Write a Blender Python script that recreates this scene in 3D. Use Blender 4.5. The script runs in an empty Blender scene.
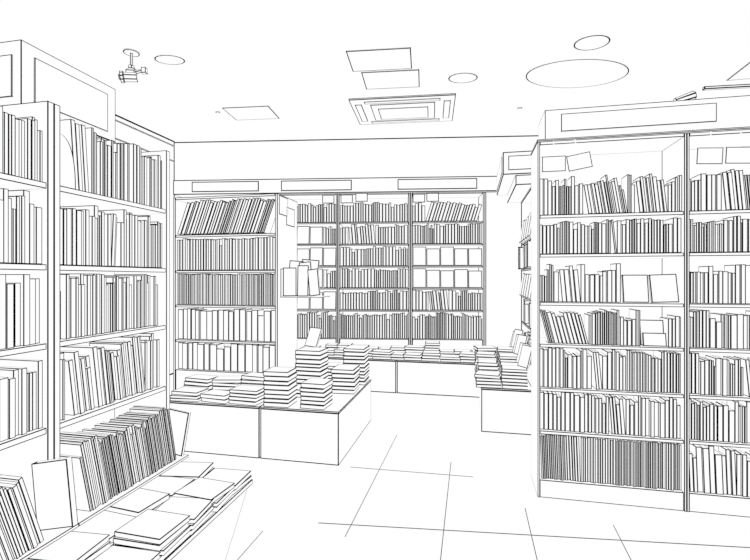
import bpy, math, random
from mathutils import Matrix, Vector
from mathutils.bvhtree import BVHTree
random.seed(11)
sc = bpy.context.scene
try:
    sc.view_settings.view_transform = 'Standard'
    sc.view_settings.look = 'None'
except Exception: pass

# ---------------------------------------------------------------- materials
def emis(name, c):
    m = bpy.data.materials.new(name); m.use_nodes = True
    nt = m.node_tree; nt.nodes.clear()
    o = nt.nodes.new('ShaderNodeOutputMaterial'); e = nt.nodes.new('ShaderNodeEmission')
    e.inputs[0].default_value = (c, c, c, 1); e.inputs[1].default_value = 1.0
    nt.links.new(e.outputs[0], o.inputs[0]); return m
WHITE = emis('self_lit_white', 1.0)  # surfaces glow an even white of their own, in place of lamp light
BLACK = emis('black_ink_line', 0.0)
GREY = emis('grey_seam_line', 0.12)

w = bpy.data.worlds.new('World'); sc.world = w; w.use_nodes = True
w.node_tree.nodes['Background'].inputs[0].default_value = (1, 1, 1, 1)
w.node_tree.nodes['Background'].inputs[1].default_value = 1.0

CY, SY = math.cos(math.radians(12.16)), math.sin(math.radians(12.16))
def px(p):
    X = CY*p[0] + SY*p[1]; Y = max(-SY*p[0] + CY*p[1], .05)
    return 375+450*X/Y, 278-450*(p[2]-1.45)/Y, Y
def lw(d, k=.6): return 1.45*k*d/450.0

# ---------------------------------------------------------------- mesh builder
class MB:
    def __init__(s): s.v=[]; s.f=[]; s.m=[]
    def face(s, pts, mat=0):
        i=len(s.v); s.v += [tuple(p) for p in pts]; s.f.append(tuple(range(i, i+len(pts)))); s.m.append(mat)
    def quad(s, a, b, c, d, w):
        a,b,c,d = map(Vector,(a,b,c,d))
        lu=(b-a).length; lv=(d-a).length
        if lu < 1e-6 or lv < 1e-6: return
        fu=min(w/lu,.38); fv=min(w/lv,.38)
        def P(u,v): return a*(1-u)*(1-v)+b*u*(1-v)+c*u*v+d*(1-u)*v
        A,B,C,D = P(fu,fv),P(1-fu,fv),P(1-fu,1-fv),P(fu,1-fv)
        s.face((A,B,C,D),0)
        if w>0:
            s.face((a,b,B,A),1); s.face((b,c,C,B),1); s.face((c,d,D,C),1); s.face((d,a,A,D),1)
    def box(s, x0,y0,z0,x1,y1,z1, w, M=None, taper=None):
        c=[Vector(p) for p in ((x0,y0,z0),(x1,y0,z0),(x1,y1,z0),(x0,y1,z0),(x0,y0,z1),(x1,y0,z1),(x1,y1,z1),(x0,y1,z1))]
        if taper:
            for i in range(4): c[i]=Vector((c[i].x+(taper[0] if c[i].x==x0 else -taper[1]), c[i].y+(taper[2] if c[i].y==y0 else -taper[3]), c[i].z))
        if M: c=[M@p for p in c]
        for q in ((0,1,5,4),(1,2,6,5),(2,3,7,6),(3,0,4,7),(4,5,6,7),(3,2,1,0)):
            s.quad(*[c[i] for i in q], w)
    def cyl(s, c, axis, r0, r1, L, w, n=24, sy=1.0, facet=False):
        axis=Vector(axis).normalized(); c=Vector(c)
        u=axis.orthogonal().normalized() if abs(axis.z)<.9 else Vector((1,0,0)); v=axis.cross(u)
        def ring(t, r): return [c+axis*t+u*(r*math.cos(2*math.pi*i/n))+v*(r*sy*math.sin(2*math.pi*i/n)) for i in range(n)]
        if facet:
            A=ring(0,r0); B=ring(L,r1)
            for i in range(n):
                j=(i+1)%n; s.quad(A[i],A[j],B[j],B[i],w)
        else:
            e=min(w,L*.3)
            rs=[(0,r0),(e,r0+(r1-r0)*e/L),(L-e,r1+(r0-r1)*e/L),(L,r1)]
            R=[ring(*q) for q in rs]
            for k,m in ((0,1),(1,0),(2,1)):
                for i in range(n):
                    j=(i+1)%n; s.face((R[k][i],R[k][j],R[k+1][j],R[k+1][i]),m)
        for t,r in ((0,r0),(L,r1)):
            a=ring(t,r); b=ring(t,max(r-w,r*.3))
            for i in range(n):
                j=(i+1)%n; s.face((a[i],a[j],b[j],b[i]),1)
            s.face(b,0)
    def mesh(s, name, mats=None):
        me=bpy.data.meshes.new(name); me.from_pydata(s.v,[],s.f)
        for m in (mats or (WHITE,BLACK)): me.materials.append(m)
        me.polygons.foreach_set('material_index', s.m); me.update(); return me
    def obj(s, name, parent=None, M=None, mats=None, **kw):
        o=bpy.data.objects.new(name, s.mesh(name,mats)); sc.collection.objects.link(o)
        if parent: o.parent=parent
        if M is not None: o.matrix_world=M
        for k,v in kw.items(): o[k]=v
        return o
def empty(name, M, **kw):
    o=bpy.data.objects.new(name,None); o.empty_display_size=.1; sc.collection.objects.link(o); o.matrix_world=M
    for k,v in kw.items(): o[k]=v
    return o
def part(name, parent, *boxes, w=.004, **kw):
    b=MB()
    for q in boxes: b.box(*q, w)
    return b.obj(name, parent, **kw)
T=lambda x,y,z=0: Matrix.Translation((x,y,z))
def R(deg, ax='Z'): return Matrix.Rotation(math.radians(deg),4,ax)

# ---------------------------------------------------------------- books
def book_geo(b, M, t, D, h, w):
    bt=min(max(w*.8,.0014),t*.2); ins=.004
    P=lambda x,y,z: M@Vector((x,y,z))
    b.quad(P(0,0,0),P(t,0,0),P(t,0,h),P(0,0,h),w)
    b.quad(P(0,D,0),P(0,0,0),P(0,0,h),P(0,D,h),w)
    b.quad(P(t,0,0),P(t,D,0),P(t,D,h),P(t,0,h),w)
    for z in (0,h):
        b.face((P(0,0,z),P(bt,0,z),P(bt,D,z),P(0,D,z)),1)
        b.face((P(t-bt,0,z),P(t,0,z),P(t,D,z),P(t-bt,D,z)),1)
        b.face((P(bt,0,z),P(t-bt,0,z),P(t-bt,bt,z),P(bt,bt,z)),1)
    b.face((P(0,D,0),P(bt,D,0),P(bt,D,h),P(0,D,h)),1)
    b.face((P(t-bt,D,0),P(t,D,0),P(t,D,h),P(t-bt,D,h)),1)
    b.face((P(bt,bt,0),P(bt,D,0),P(bt,D,h),P(bt,bt,h)),0)
    b.face((P(t-bt,bt,0),P(t-bt,D,0),P(t-bt,D,h),P(t-bt,bt,h)),0)
    y1=D-ins; z0=ins; z1=h-ins
    b.face((P(bt,bt,z1),P(t-bt,bt,z1),P(t-bt,y1,z1),P(bt,y1,z1)),0)
    b.face((P(bt,bt,z0),P(t-bt,bt,z0),P(t-bt,y1,z0),P(bt,y1,z0)),0)
    b.face((P(bt,y1,z0),P(t-bt,y1,z0),P(t-bt,y1,z1),P(bt,y1,z1)),0)
BOOKS=[]
def add_book(M,t,D,h,group,label,kind='book',k=.5,minpx=-8):
    c=M@Vector((t/2,0,h/2)); X,Y,d=px(c)
    if kind=='book' and (X<minpx or X>765 or Y<-20 or Y>600): return
    if kind!='book' and Y>640: return
    BOOKS.append(dict(M=M,t=t,D=D,h=h,w=lw(d,k),group=group,label=label,kind=kind,score=0))

def fill(M,x0,x1,z,H,TT,group,place,lean=(),D=.13,y=.02,mirror=False,k=.5,minpx=-8,jy=.02,run=4,odd=.12):
    x=x0; leaning=False; n=0; lasta=0
    while x<x1:
        fr=(x-x0)/(x1-x0); a=0
        for (f0,f1,ang) in lean:
            if f0<=fr<f1: a=ang
        if n<=0:
            n=random.randint(1,run); hb=random.uniform(*H); tb=random.uniform(*TT)
        n-=1
        h=min(max(hb*random.uniform(.97,1.03),H[0]),H[1]); t=tb*random.uniform(.85,1.15); yy=y+random.uniform(0,jy)
        if random.random()<odd: h*=random.uniform(.8,.93)
        ar=math.radians(a)
        if a and not leaning: x+=h*math.sin(ar)+.002
        if a and leaning: ar=math.radians(lasta); a=lasta
        if x+t/math.cos(ar)>x1:
            t=x1-x-.001
            if a or t<TT[0]*.6: break
        xm=x0+x1-x
        if a:
            if mirror: m=M@T(xm,yy,z+.0005)@R(a,'Y')@T(-t,0,0)
            else: m=M@T(x,yy,z+.0005)@R(-a,'Y')
        else:
            m=M@T((xm-t) if mirror else x,yy,z+.0005)
        size='thick' if t>.045 else ('slim' if t<.02 else 'medium-width')
        add_book(m,t,D*random.uniform(.93,1.0),h,group,f"{size} {'leaning' if a else 'upright'} white book on {place}",k=k,minpx=minpx)
        x+= (t/math.cos(ar) if a else t)+.0004
        leaning=bool(a); lasta=a
def faceout(M,x,z,wd,h,group,place,y=.03,t=.02,lean=9,k=.6,minpx=-8,spin=0,tilt=0):
    m=M@T(x,y+.002,z+.0035)@R(tilt,'Y')@R(spin)@R(-lean,'X')@T(0,t,0)@R(-90,'Z')
    add_book(m,t,wd,h,group,f"white book shown cover-out on {place}",k=k,minpx=minpx)
def faceouts(M,x0,x1,z,wd,h,n,group,place,var=.07,**kw):
    st=(x1-x0)/n
    for i in range(n): faceout(M,x0+st*i+(st-wd)/2,z,wd,h*random.uniform(1-var,1.03),group,place,**kw)
FL=Matrix(((0,1,0,0),(0,0,1,0),(1,0,0,0),(0,0,0,1)))
def pile(cx,cy,z,D,h,n,t,rot,group,place,jit=4,js=.003,k=.6,topjit=0):
    zz=z+.0005
    for i in range(n):
        tt=t*random.uniform(.85,1.15)
        j=jit if i<n-1 else max(jit,topjit)
        r=rot+random.uniform(-j,j)
        m=T(cx+random.uniform(-js,js),cy+random.uniform(-js,js),zz)@R(r)@T(-D/2,-h/2)@FL
        pos='on top of' if (i==n-1 and n>1) else 'in'
        lab=f"white paperback {pos} a pile on {place}" if n>1 else f"single white book lying on {place}"
        add_book(m,tt,D*random.uniform(.985,1),h*random.uniform(.985,1),group,lab,kind='stacked_book',k=k)
        zz+=tt+.0005
    return zz

# ---------------------------------------------------------------- furniture
def bookcase(M,W,H,D,rows,label,w,th=.018,sh=.022,top=0.0):
    e=empty('bookcase',M,label=label,category='bookcase')
    part('side_panel',e,(0,0,0,th,D,H),w=w); part('side_panel',e,(W-th,0,0,W,D,H),w=w)
    part('back_panel',e,(th,D-.012,0,W-th,D,H),w=w)
    part('top_board',e,(th,top,H-sh,W-th,D-.012,H),w=w)
    for z in rows[:-1]: part('shelf',e,(th,.006,z-sh,W-th,D-.012,z),w=w)
    part('plinth',e,(th,.006,0,W-th,D-.012,rows[-1]),w=w)
    return e

# ---- right bookcase pair (faces the camera)
RR=[1.866,1.608,1.29,1.014,.724,.44,.115]
RX0,RY0=.425,3.135
WR=.878
wl=lw(2.9,.46)
e=empty('header_sign_box',T(RX0,RY0,2.3505),label='long white header box with blank sign over aisle bookcases',category='sign')
part('header_box',e,(.05,.03,.012,WR*2,.34,.215),w=wl)
part('sign_panel',e,(.15,.020,.065,1.05,.0295,.18),w=wl)
part('cornice_strip',e,(-.004,-.012,0,WR*2,.34,.0115),w=wl)
for bay in range(2):
    M=T(RX0+WR*bay,RY0)
    bookcase(M,WR-.0005,2.35,.34,RR,"tall white aisle bookcase with seven full shelves",wl,th=.014)
    place='an aisle bookcase shelf'
    x0,x1=.016,WR-.016
    mk=lambda i: f"books on shelf {i+1} of the aisle bookcase bay {bay+1}"
    B=bay==0
    fill(M,x0,x1,RR[0],(.17,.255),(.011,.028),mk(0),place,lean=((.30,.62,9),(.66,.9,6)) if B else ((.2,.5,5),),run=3)
    fill(M,x0,x1,RR[1],(.175,.222),(.011,.026),mk(1),place,lean=((.5,.56,6),) )
    if B:
        fill(M,x0,.515,RR[2],(.17,.255),(.011,.030),mk(2),place,lean=((.2,.5,5),),run=3)
        faceout(M,.525,RR[2],.15,.18,mk(2),place,y=.02)
        faceout(M,.69,RR[2],.155,.18,mk(2),place,y=.02,tilt=-2)
        fill(M,x0,.625,RR[3],(.18,.235),(.011,.026),mk(3),place,lean=((0,.5,14),))
        faceout(M,.635,RR[3],.14,.165,mk(3),place,y=.05,t=.012)
        faceout(M,.64,RR[3],.135,.085,mk(3),place,y=.02,t=.012)
        fill(M,.782,x1,RR[3],(.18,.2),(.018,.028),mk(3),place)
    else:
        fill(M,x0,x1,RR[2],(.18,.26),(.013,.034),mk(2),place,run=3)
        fill(M,x0,x1,RR[3],(.18,.235),(.015,.034),mk(3),place,run=3)
    fill(M,x0,x1,RR[4],(.21,.265),(.012,.03),mk(4),place,lean=((.35,.45,5),),run=3)
    fill(M,x0,x1,RR[5],(.21,.258),(.013,.032),mk(5),place,lean=((.5,.6,4),),D=.09,run=3)
    fill(M,x0,x1,RR[6],(.285,.298) if B else (.24,.298),(.0105,.015) if B else (.018,.036),mk(6),place,lean=((0,.3,2),),run=12 if B else 3,D=.09,k=.42 if B else .5,odd=0 if B else .08)
    for (cx,cz,cw,ch,rt) in ((.025,2.145,.145,.10,0),(.19,2.14,.145,.10,10)) if B else ((.045,2.15,.14,.10,-3),(.20,2.145,.15,.10,-3)):
        ec=empty('price_card',M@T(cx,-.018,cz)@R(-rt,'Y'),label='blank white notice card hung from bookcase top board',category='card')
        part('card',ec,(0,0,0,cw,.003,ch),w=wl)
        part('hanger',ec,(cw/2-.003,.0035,ch-.02,cw/2+.003,.005,.20),w=0)

# ---- left bookcases (face right)
LR=[1.80,1.50,1.21,.90,.55]
ML=lambda q: T(-1.52,q)@R(90)
wl=lw(1.9,.5)
place='a side-aisle bookcase shelf'
for (q0,W,bi) in ((1.386,.655,2),(.72,.665,1)):
    M=ML(q0); th=.025
    e=bookcase(M,W,2.10,.32,LR,"white side-aisle bookcase with five rows of tall books",wl,th=th,top=.152 if bi==2 else .29)
    part('display_ledge',e,(0,-.11,.538,W,-.001,.55),w=wl*.8)
    if bi==2:
        b=MB(); b.box(.0,.152,2.101,.462,.32,2.355,wl); b.obj('header_box',e)
        b=MB(); b.box(.05,.146,2.135,.41,.1515,2.31,wl); b.box(-.006,.19,2.14,-.0005,.31,2.30,wl); b.obj('sign_panel',e,label='blank header sign panel')
    x0,x1=th+.002,W-th-.002
    g=lambda i: f"books on shelf {i+1} of the side-aisle bookcase bay {bi}"
    if bi==2:
        fill(M,x0+.085,x1,LR[0],(.235,.285),(.008,.018),g(0),place,lean=((.0,.12,4),),D=.18,jy=.03,run=3)
        fill(M,x0,x1,LR[1],(.20,.262),(.010,.022),g(1),place,lean=((.45,.52,3),),D=.18,mirror=True,jy=.03,run=3)
        fill(M,x0,x1,LR[2],(.20,.258),(.009,.020),g(2),place,D=.18,jy=.03,run=3)
        fill(M,x0,x1,LR[3],(.22,.275),(.009,.020),g(3),place,lean=((.1,.8,7),),D=.18,jy=.03)
        fill(M,x0,x1-.03,LR[4],(.25,.29),(.007,.014),g(4),place,lean=((0,1,12),),D=.17,y=-.09,run=6,jy=.012)
    else:
        kw=dict(D=.2,y=.015,minpx=-15)
        fill(M,x0,x1,LR[0],(.20,.24),(.010,.022),g(0),place,**kw)
        fill(M,x0,x1,LR[1],(.21,.26),(.011,.024),g(1),place,**kw)
        fill(M,x0,x1,LR[2],(.20,.26),(.012,.026),g(2),place,**kw)
        fill(M,x0,x1,LR[3],(.21,.28),(.012,.028),g(3),place,**kw)
        fill(M,x0,x1-.085,LR[4],(.23,.26),(.007,.014),g(4),place,lean=((0,1,17),),D=.19,y=-.10,minpx=-15,odd=.05,jy=.01)
# curled magazine at the left of the top row
b=MB(); n=10; W_,H_=.075,.225; e_=.004
prof=[(.012+.075*(i/n)**2.2, 1.802+H_*math.sin(i/n*1.35)/math.sin(1.35)) for i in range(n+1)]
for i in range(n):
    (ya,za),(yb,zb)=prof[i],prof[i+1]
    for (u0,u1,mt) in ((0,e_,1),(e_,W_-e_,0),(W_-e_,W_,1)):
        b.face(((u0,ya,za),(u1,ya,za),(u1,yb,zb),(u0,yb,zb)),mt)
yb,zb=prof[-1]; ya,za=prof[0]
b.face(((0,yb,zb),(W_,yb,zb),(W_,yb+.004,zb+.002),(0,yb+.004,zb+.002)),1)
b.face(((0,ya-.003,za),(W_,ya-.003,za),(W_,ya,za),(0,ya,za)),1)
b.obj('magazine',None,ML(1.386)@T(.03,0),label='limp white magazine curling against the shelf end',category='magazine')

# left display table
wl=lw(1.9,.6)
e=empty('display_table',T(-1.515,.7),label='low white display table along side bookcase covered with books',category='table')
b=MB(); b.box(0,0,.395,.415,1.425,.417,wl); b.obj('tabletop',e)
b=MB(); b.box(0,0,0,.40,1.41,.395,wl,taper=(0,.12,0,.02)); b.obj('body',e)
place='the side-aisle table'
g='books lying on the side-aisle display table'
gc='cover-out books on the side-aisle display ledge'
def standing(p,q,wd,h,rt,z,t=.022,ln=10,tl=0):
    m=T(p,q,z+.0045)@R(rt)@R(tl,'Y')@R(-ln,'X')@T(-wd/2,t,0)@R(-90,'Z')
    add_book(m,t,wd,h,gc,'large white book standing cover-out on the ledge',k=.65)
standing(-1.445,1.320,.135,.235,8,.556,t=.026,ln=4,tl=-9)
standing(-1.495,2.018,.13,.215,-6,.552,t=.016,ln=8,tl=5); standing(-1.51,2.045,.10,.20,0,.552,t=.012,ln=6,tl=8)
random.seed(23)
for r in range(7):
    q=.985+r*.174
    n1=[3,3,4,3,4,3,3][r]; n2=[3,4,2,4,3,3,2][r]
    pile(-1.410,q,.417,.203,.172,n1,.021,random.uniform(-4,4),g,place,jit=2.5,k=.6,topjit=10,js=.005)
    pile(-1.203,q+.012,.417,.203,.172,n2,.021,random.uniform(-4,4),g,place,jit=2.5,k=.6,topjit=10,js=.005)

# ---- end bookcase
EX,EY,EW=-2.728,3.712,1.045
M=T(EX,EY); wl=lw(4.1,.45)
ER=[1.85,1.52,1.20,.876,.595]
bookcase(M,EW,2.20,.46,ER,"white bookcase with five crammed shelves behind central table",wl,th=.022)
place='the central bookcase'
g=lambda i: f"books on shelf {i+1} of the central bookcase"
fill(M,.024,EW-.024,ER[0],(.30,.335),(.014,.034),g(0),place,lean=((0,1,20),),mirror=True,run=4,k=.5,y=.0,odd=.05)
fill(M,.024,EW-.024,ER[1],(.285,.303),(.018,.03),g(1),place,run=20,k=.45,odd=.03)
fill(M,.024,EW-.024,ER[2],(.28,.294),(.016,.021),g(2),place,run=20,k=.4,odd=0)
fill(M,.024,EW-.024,ER[3],(.27,.298),(.045,.07),g(3),place,run=3,odd=.05)
fill(M,.024,EW-.024,ER[4],(.24,.256),(.05,.07),g(4),place,run=3,odd=.05)
for (qy,z) in ((.03,2.02),(.19,1.94)):
    part('notice_card',None,(EX+EW+.0008,EY+qy,z,EX+EW+.005,EY+qy+.19,z+.17),w=lw(4.1,.55),label='small blank white card on bookcase side panel',category='card')
rk=empty('magazine_rack',T(EX+EW+.001,EY+.06,1.275),label='small wall rack holding tilted magazines on bookcase side',category='rack')
wl=lw(4.0,.45)
part('back_plate',rk,(0,0,0,.006,.3,.26),w=wl)
part('tray',rk,(.006,0,0,.37,.3,.006),w=wl*.7)
g='magazines in the side rack'
for (xx,yy,wd,h,sp,tl) in ((.02,.01,.12,.26,22,0),(.155,.01,.10,.28,12,0),(.27,.02,.10,.24,-4,-8),(.03,.075,.13,.32,14,4),(.17,.08,.11,.31,12,-6),(.11,.14,.17,.33,0,5),(.03,.19,.14,.29,0,9)):
    faceout(T(EX+EW,EY+.06),xx,1.2825+(wd*math.sin(math.radians(tl)) if tl>0 else 0),wd,h,g,'the side rack',y=yy,t=.018,lean=6,k=.6,spin=sp,tilt=tl)

# ---- central display tables
wl=lw(3.8,.6); ZT=.417
def table(x0,y0,x1,y1,label,wl):
    e=empty('display_table',T(x0,y0),label=label,category='table')
    W=x1-x0; D=y1-y0
    part('tabletop',e,(0,0,ZT-.014,W,D,ZT),w=wl*.8)
    part('body',e,(.004,.006,0,W-.004,D-.004,ZT-.014),w=wl)
    return e
table(-1.665,3.333,-1.003,4.48,'low white display table loaded with piles of paperbacks',wl)
table(-2.50,3.333,-1.667,3.705,'low white display table with loose books before the bookcase',wl)
pl='the central table'; g='book piles on the central display table'
for (x,y,D,h,n,t,r) in ((-1.535,3.45,.21,.20,8,.035,2),(-1.225,3.455,.20,.20,6,.032,-2),
    (-1.50,4.10,.25,.22,9,.036,-2),(-1.13,3.98,.21,.25,6,.034,3),
    (-1.12,4.33,.21,.24,10,.035,2),(-1.42,3.76,.26,.20,2,.030,-5),(-1.36,4.37,.17,.2,5,.034,0)):
    pile(x,y,ZT,D,h,n,t,r,g,pl,jit=1.2,js=.004,k=.58,topjit=4)
g='loose books on the table before the bookcase'
for (x,y,D,h,n,t,r) in ((-2.36,3.43,.25,.165,3,.026,5),(-2.085,3.43,.24,.16,2,.034,-6),(-1.815,3.43,.25,.17,4,.03,-3),
     (-2.36,3.605,.25,.155,5,.028,-4),(-2.085,3.605,.25,.155,5,.03,3),(-1.82,3.61,.24,.15,6,.031,2)):
    pile(x,y,ZT,D,h,n,t,r,g,pl,jit=3,k=.55,topjit=13,js=.008)

# ---- back bookcases
BA=8.7
MBk=T(-2.852,5.922)@R(BA)
BR=[2.234,1.926,1.618,1.31,1.0,.596]
wl=lw(6.3,.42); WB=1.02
place='the rear wall bookcase'
for i in range(3):
    M=MBk@T(WB*i,0)
    bookcase(M,WB-.001,2.64,.34,BR,"white six-shelf bookcase against the rear wall",wl,th=.024)
    x0,x1=.028,WB-.028
    for r,z in enumerate(BR):
        g=f"books on shelf {r+1} of rear bookcase {i+1}"
        kw=dict(k=.42,minpx=296,odd=.08)
        if i==0 and r in (1,2,3,4):
            if r in (1,3):
                faceouts(M,.42,.80,z,.184,.265,2,g,place,k=.5,minpx=285,lean=6,var=.2)
                fill(M,.81,x1,z,(.2,.27),(.024,.045),g,place,**kw)
            else: faceouts(M,.42,x1,z,.185,.27,3,g,place,k=.5,minpx=285,lean=6,var=.2)
        elif i==2 and r in (2,3):
            faceouts(M,x0,x1,z,.188,.265,5,g,place,k=.5,minpx=285,lean=5,var=.1)
        else:
            H=(.235,.283)
            ln=()
            if r==0 and i==2: ln=((0,.8,17),)
            if r==1 and i==1: ln=((.1,.5,5),)
            if r==4 and i==2: ln=((.2,.5,6),)
            if r==5: H=(.31,.375)
            fill(M,x0,x1,z,H,(.024,.048) if not (r==5) else (.022,.038),g,place,lean=ln,mirror=(i==2 and r==0),**kw)
for (x,z) in ((.80,2.50),(WB+.04,2.50),(WB+.25,2.52),(2*WB+.03,2.50),(2*WB+.22,2.51)):
    b=MB(); b.box(0,0,0,.17,.004,.12,lw(6.3,.5)); b.obj('notice_card',None,MBk@T(x,-.0055,z),label='small blank white card clipped to rear bookcase top',category='card')
b=MB(); b.box(-1.35,-.03,2.642,3.25,.36,2.85,lw(6.3,.6)); b.obj('trim_1',None,MBk,kind='structure')
for (x0,x1) in ((-1.07,-.1),(.22,1.22),(1.86,2.95)):
    b=MB(); b.box(x0,-.042,2.675,x1,-.0305,2.82,lw(6.3,.6)); b.obj('sign_board',None,MBk,label='blank rectangular white sign on rear header band',category='sign')
b=MB(); b.box(3.07,.0,0,3.62,.36,2.64,lw(6.3,.5)); b.obj('trim_2',None,MBk,kind='structure')

# back table
wl=lw(5.6,.6)
table(-2.3,5.59,-.93,5.985,'low white display table under the rear bookcases',wl)
table(-.928,5.59,.115,6.01,'low white display table at the rear beside the aisle',wl)
pl='the rear table'; g='book piles on the rear display table'
for (yy,ch,off) in ((5.69,(2,2,3,3),0),(5.885,(3,3,4,6),.06)):
    x=-2.0+off
    while x<.06:
        wd=random.choice((.16,.19,.22,.25))
        if x+wd>.125: wd=.125-x
        if wd<.09: break
        pile(x+wd/2,yy,ZT,wd-.001,.185,random.choice(ch),.033,random.uniform(-3,3),g,pl,k=.5,jit=2,topjit=9,js=.007)
        x+=wd+.001
z=pile(-2.14,5.80,ZT,.22,.28,3,.032,3,g,pl,k=.5,jit=2)
m=T(-2.23,5.83,z+.004)@R(-30)@R(-22,'X')@R(-90,'Z')
add_book(m,.02,.24,.27,'upright books on the rear table','white book propped cover-out on the rear table piles',k=.5)
# right platform + side bookcase
wl=lw(4.4,.6)
table(.082,4.355,.555,5.5,'low white display table with piles by the plain column',wl)
pl='the end display table'; g='book piles on the side display table'
gl='cover-out books on the side display table'
for r in range(6):
    q=4.45+r*.195
    z=pile(.15,q,ZT,[.23,.19,.23,.2,.22,.23][r],.19,[4,6,5,7,5,7][r],.032,random.uniform(-4,4),g,pl,k=.52,jit=2,topjit=12)
    z=pile(.39,q,ZT,.23,.19,[6,6,8,7,8,7][r],.030,random.uniform(-3,3),g,pl,k=.52,jit=1.5,topjit=4)
    m=T(.44,q+.06,z+.003)@R(-60)@R(-16,'X')@R(-90,'Z')
    add_book(m,.018,.15,.21,gl,'white book propped cover-out above the end table',k=.5)
MS=T(.56,5.5)@R(-90)
SR=[1.85,1.55,1.25,.95,.60]
bookcase(MS,1.14,2.34,.3,SR,"white side bookcase beyond the aisle with upright books",wl,th=.02)
for r,z in enumerate(SR):
    if r in (0,2):
        faceouts(MS,.06,1.08,z,.17,.25,5,f"books on shelf {r+1} of the far side bookcase",'the far side bookcase',y=-.03,k=.5)
    else:
        fill(MS,.03,1.11,z,(.21,.26),(.03,.045),f"books on shelf {r+1} of the far side bookcase",'the far side bookcase',lean=((.3,.5,8),) if r%2 else (),y=-.06 if r==1 else .0,jy=.06)
e=empty('header_sign_box',T(.289,4.461,2.342),label='white stacked box header sign above the side bookcase',category='sign')
part('base_block',e,(.12,.04,0,.57,1.1,.095),w=wl)
part('body',e,(0,0,.0955,.57,1.1,.31),w=wl)
part('sign_panel',e,(.05,-.008,.135,.55,-.0005,.27),w=wl*.8)
part('face_panel',e,(-.008,.06,.12,-.0005,1.04,.28),w=wl*.8)

# ---------------------------------------------------------------- shell
ZC=3.52
fl=MB(); fl.face(((-4.4,-1.5,0),(3.7,-1.5,0),(3.7,7.2,0),(-4.4,7.2,0)),0)
def seam(ax,ay,bx,by,wd):
    a=Vector((ax,ay,.0008)); b_=Vector((bx,by,.0008)); n=Vector((-(b_-a).y,(b_-a).x,0)).normalized()*wd/2
    fl.face((a-n,b_-n,b_+n,a+n),1)
def c2r(X,Y): return CY*X-SY*Y, SY*X+CY*Y
for i,s in enumerate((((.203,4.156),(-.168,2.519)),((.599,3.546),(.334,2.30)),((.9457,2.837),(.82,2.25)),((1.398,2.64),(1.30,2.25)),((-.642,2.579),(-.73,2.22)),
          ((-.19,3.45),(.714,3.279)),((-.337,2.663),(2.05,2.415)))):
    a=c2r(*s[0]); b_=c2r(*s[1]); seam(*a,*b_,.0045 if i<5 else .009)
fl.obj('floor',mats=(WHITE,GREY),kind='structure')
c=MB(); c.face(((-4.4,-1.5,ZC),(3.7,-1.5,ZC),(3.7,7.2,ZC),(-4.4,7.2,ZC)),0); c.obj('ceiling',kind='structure')
b=MB(); b.box(-4.5,-1.5,0,-4.40,6.02,ZC,lw(6.3,1.1)); b.obj('wall_left',kind='structure')
b=MB(); b.box(3.6,-1.5,0,3.7,7.0,ZC,lw(6.3,.5)); b.obj('wall_right',kind='structure')
b=MB(); b.box(-1.60,.37,0,6.5,.47,ZC,lw(6.3,.8)); b.obj('wall_back',None,MBk,kind='structure')
b=MB(); b.box(-4.398,1.0,3.43,-4.38,5.98,3.445,lw(6.0,.4)); b.box(-4.398,1.0,3.20,-4.38,5.98,3.215,lw(6.0,.4)); b.obj('trim_3',kind='structure')

# ceiling fittings
def panel(p,q,sx,sy,name,label,cat,rot=6,k=.6):
    b=MB(); b.box(-sx/2,-sy/2,-.008,sx/2,sy/2,0,lw(4.8,k)); b.obj(name,None,T(p,q,ZC-.0005)@R(rot),label=label,category=cat)
panel(-.85,4.18,.59,.40,'ceiling_panel','flat square white ceiling access panel','ceiling panel')
panel(-.82,4.62,.58,.40,'ceiling_panel','flat square white ceiling access panel','ceiling panel')
panel(-2.70,5.19,.58,.42,'ceiling_panel','flat white ceiling panel near the wall','ceiling panel')
panel(2.95,5.05,.7,.64,'ceiling_light','square white ceiling light panel','light',rot=0)
e=empty('air_conditioner',T(-.82,5.48,ZC-.001)@R(5),label='rectangular ceiling cassette air conditioner with grille',category='air conditioner')
wl=lw(5.4,.5)
part('frame',e,(-.61,-.42,-.02,.61,.42,0),w=wl)
part('inlet_grille',e,(-.38,-.26,-.03,.38,.26,-.0205),w=wl)
part('grille_center',e,(-.30,-.15,-.038,.30,.2,-.0305),w=wl)
for v in ((-.44,-.36,-.028,.44,-.30,-.0205),(-.44,.30,-.028,.44,.36,-.0205),(-.56,-.28,-.028,-.48,.28,-.0205),(.48,-.28,-.028,.56,.28,-.0205)):
    part('air_vane',e,v,w=wl)
def disc(p,q,r,sy,label,name='ceiling_light',rot=0,cat='light',h=.004,k=.8,d=4.5):
    b=MB(); b.cyl((0,0,-h),(0,0,1),r,r,h,lw(d,k),n=40,sy=sy); b.obj(name,None,T(p,q,ZC-.0005)@R(rot),label=label,category=cat)
disc(-2.80,3.76,.14,.66,'small round recessed ceiling light',rot=12)
disc(-.091,4.74,.15,.78,'small round recessed ceiling light',rot=12)
disc(1.03,4.27,.15,.85,'small round recessed ceiling light',rot=12)
disc(1.04,4.9,.515,.62,'large oval white ceiling light',rot=16)
disc(-3.097,5.07,.03,.8,'tiny round ceiling sprinkler cap',name='sprinkler',cat='sprinkler')
disc(.569,5.72,.03,.8,'tiny round ceiling sprinkler cap',name='sprinkler',cat='sprinkler')
b=MB(); b.box(-.5,-.02,-.03,.4,.02,0,lw(5,.6)); b.obj('track_rail',None,T(2.95,5.55,ZC-.001)@R(4),label='short white ceiling track rail',category='rail')
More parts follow.
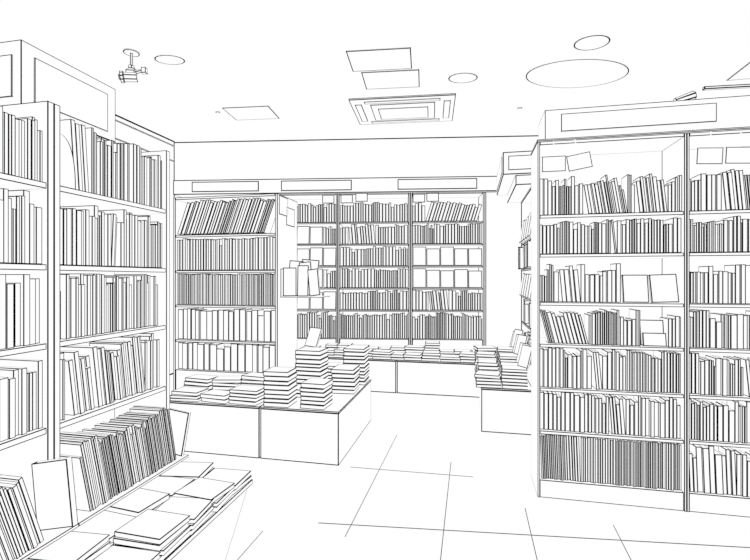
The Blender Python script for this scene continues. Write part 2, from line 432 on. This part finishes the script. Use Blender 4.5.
# security camera
e=empty('security_camera',T(-3.05,3.56,ZC-.001)@R(12),label='white ceiling-mounted security camera on a short stem',category='camera')
wl=lw(4.1,.42)
F=dict(facet=True)
b=MB(); b.cyl((0,0,-.010),(0,0,1),.068,.068,.010,wl*1.5); b.obj('mount_plate',e)
b=MB(); b.cyl((0,0,-.125),(0,0,1),.014,.014,.115,wl,n=4,**F); b.cyl((0,0,-.155),(0,0,1),.032,.026,.03,wl,n=6,**F); b.obj('stem',e)
b=MB(); b.cyl((-.04,0,-.18),(1,0,-.05),.03,.03,.08,wl,n=6,**F); b.cyl((.04,0,-.184),(1,0,.22),.018,.016,.06,wl,n=5,**F); b.box(.098,-.02,-.195,.14,.02,-.145,wl); b.obj('joint',e)
b=MB(); b.cyl((.055,0,-.232),(-1,-.35,-.12),.042,.042,.11,wl,n=7,**F); b.obj('camera_body',e)
b=MB(); b.cyl((-.048,-.036,-.244),(-1,-.35,-.12),.052,.052,.028,wl,n=10,**F); b.cyl((-.0745,-.0455,-.2475),(-1,-.35,-.12),.03,.026,.014,wl,n=8,**F); b.obj('lens',e)
# spot on the header
e=empty('spot_lamp',T(1.34,3.27,2.566),label='small white spotlight standing on the bookcase header',category='lamp')
wl=lw(3,.45)
part('base',e,(-.04,-.03,0,.04,.03,.014),w=wl)
b=MB(); b.cyl((-.05,0,.032),(1,.1,.3),.02,.03,.12,wl,n=6,**F); b.obj('lamp_head',e)

# ---------------------------------------------------------------- rank books by how much of them shows
bpy.context.view_layer.update()
V=[];Fc=[]
for o in sc.objects:
    if o.type=='MESH':
        i0=len(V); mw=o.matrix_world
        V+=[mw@v.co for v in o.data.vertices]
        Fc+=[tuple(i+i0 for i in p.vertices) for p in o.data.polygons]
for q in BOOKS:
    M=q['M'];t,D,h=q['t'],q['D'],q['h']; i0=len(V)
    V+=[M@Vector(p) for p in ((0,0,0),(t,0,0),(t,D,0),(0,D,0),(0,0,h),(t,0,h),(t,D,h),(0,D,h))]
    Fc+=[tuple(i+i0 for i in f) for f in ((0,1,5,4),(1,2,6,5),(2,3,7,6),(3,0,4,7),(4,5,6,7),(3,2,1,0))]
bvh=BVHTree.FromPolygons(V,Fc); eye=Vector((0,0,1.45))
for q in BOOKS:
    M=q['M'];t,D,h=q['t'],q['D'],q['h']; s=0
    for (ax,c0,a1,a2) in ((0,0,(1,D),(2,h)),(0,t,(1,D),(2,h)),(1,0,(0,t),(2,h)),(1,D,(0,t),(2,h)),(2,0,(0,t),(1,D)),(2,h,(0,t),(1,D))):
        nl=Vector((0,0,0)); nl[ax]=1 if c0 else -1
        nw=(M.to_3x3()@nl)
        for u in (.12,.5,.88):
            for v in (.12,.5,.88):
                p=Vector((0,0,0)); p[ax]=c0; p[a1[0]]=a1[1]*u; p[a2[0]]=a2[1]*v
                P=M@p; dv=P-eye; L=dv.length; c=-nw.dot(dv)/L
                if c<=0: continue
                X,Y,d=px(P)
                if not(0<X<750 and 0<Y<560): continue
                hit=bvh.ray_cast(eye,dv/L,L+1)
                if hit[0] is None or hit[3]>L-.002: s+=c*a1[1]*a2[1]/9/(L*L)
    q['score']=s
st=[b for b in BOOKS if b['kind']=='book']; st.sort(key=lambda b:-b['score'])
fb=[b for b in BOOKS if b['kind']=='stacked_book']; fb.sort(key=lambda b:-b['score'])
print('STANDING',len(st),sum(1 for b in st if b['score']>0),'FLAT',len(fb),sum(1 for b in fb if b['score']>0))
rest=st[300:]; restf=fb[300:]
for q in st[:300]+fb[:300]:
    b=MB(); book_geo(b,Matrix.Identity(4),q['t'],q['D'],q['h'],q['w'])
    b.obj(q['kind'],None,q['M'],label=q['label'],category='book',group=q['group'])
if rest:
    b=MB()
    for q in rest: book_geo(b,q['M'],q['t'],q['D'],q['h'],q['w'])
    b.obj('shelved_books',kind='stuff',label='rows of upright white books filling the farther bookcases',category='books')
if restf:
    b=MB()
    for q in restf: book_geo(b,q['M'],q['t'],q['D'],q['h'],q['w'])
    b.obj('piled_books',kind='stuff',label='white books inside the piles on the low tables',category='books')

# ---------------------------------------------------------------- camera
cd=bpy.data.cameras.new('camera'); cam=bpy.data.objects.new('camera',cd); sc.collection.objects.link(cam)
cd.sensor_width=36; cd.lens=21.6; cd.shift_y=-2/750; cd.clip_start=.05
cam.location=(0,0,1.45); cam.rotation_euler=(math.radians(90),0,math.radians(12.16))
sc.camera=cam
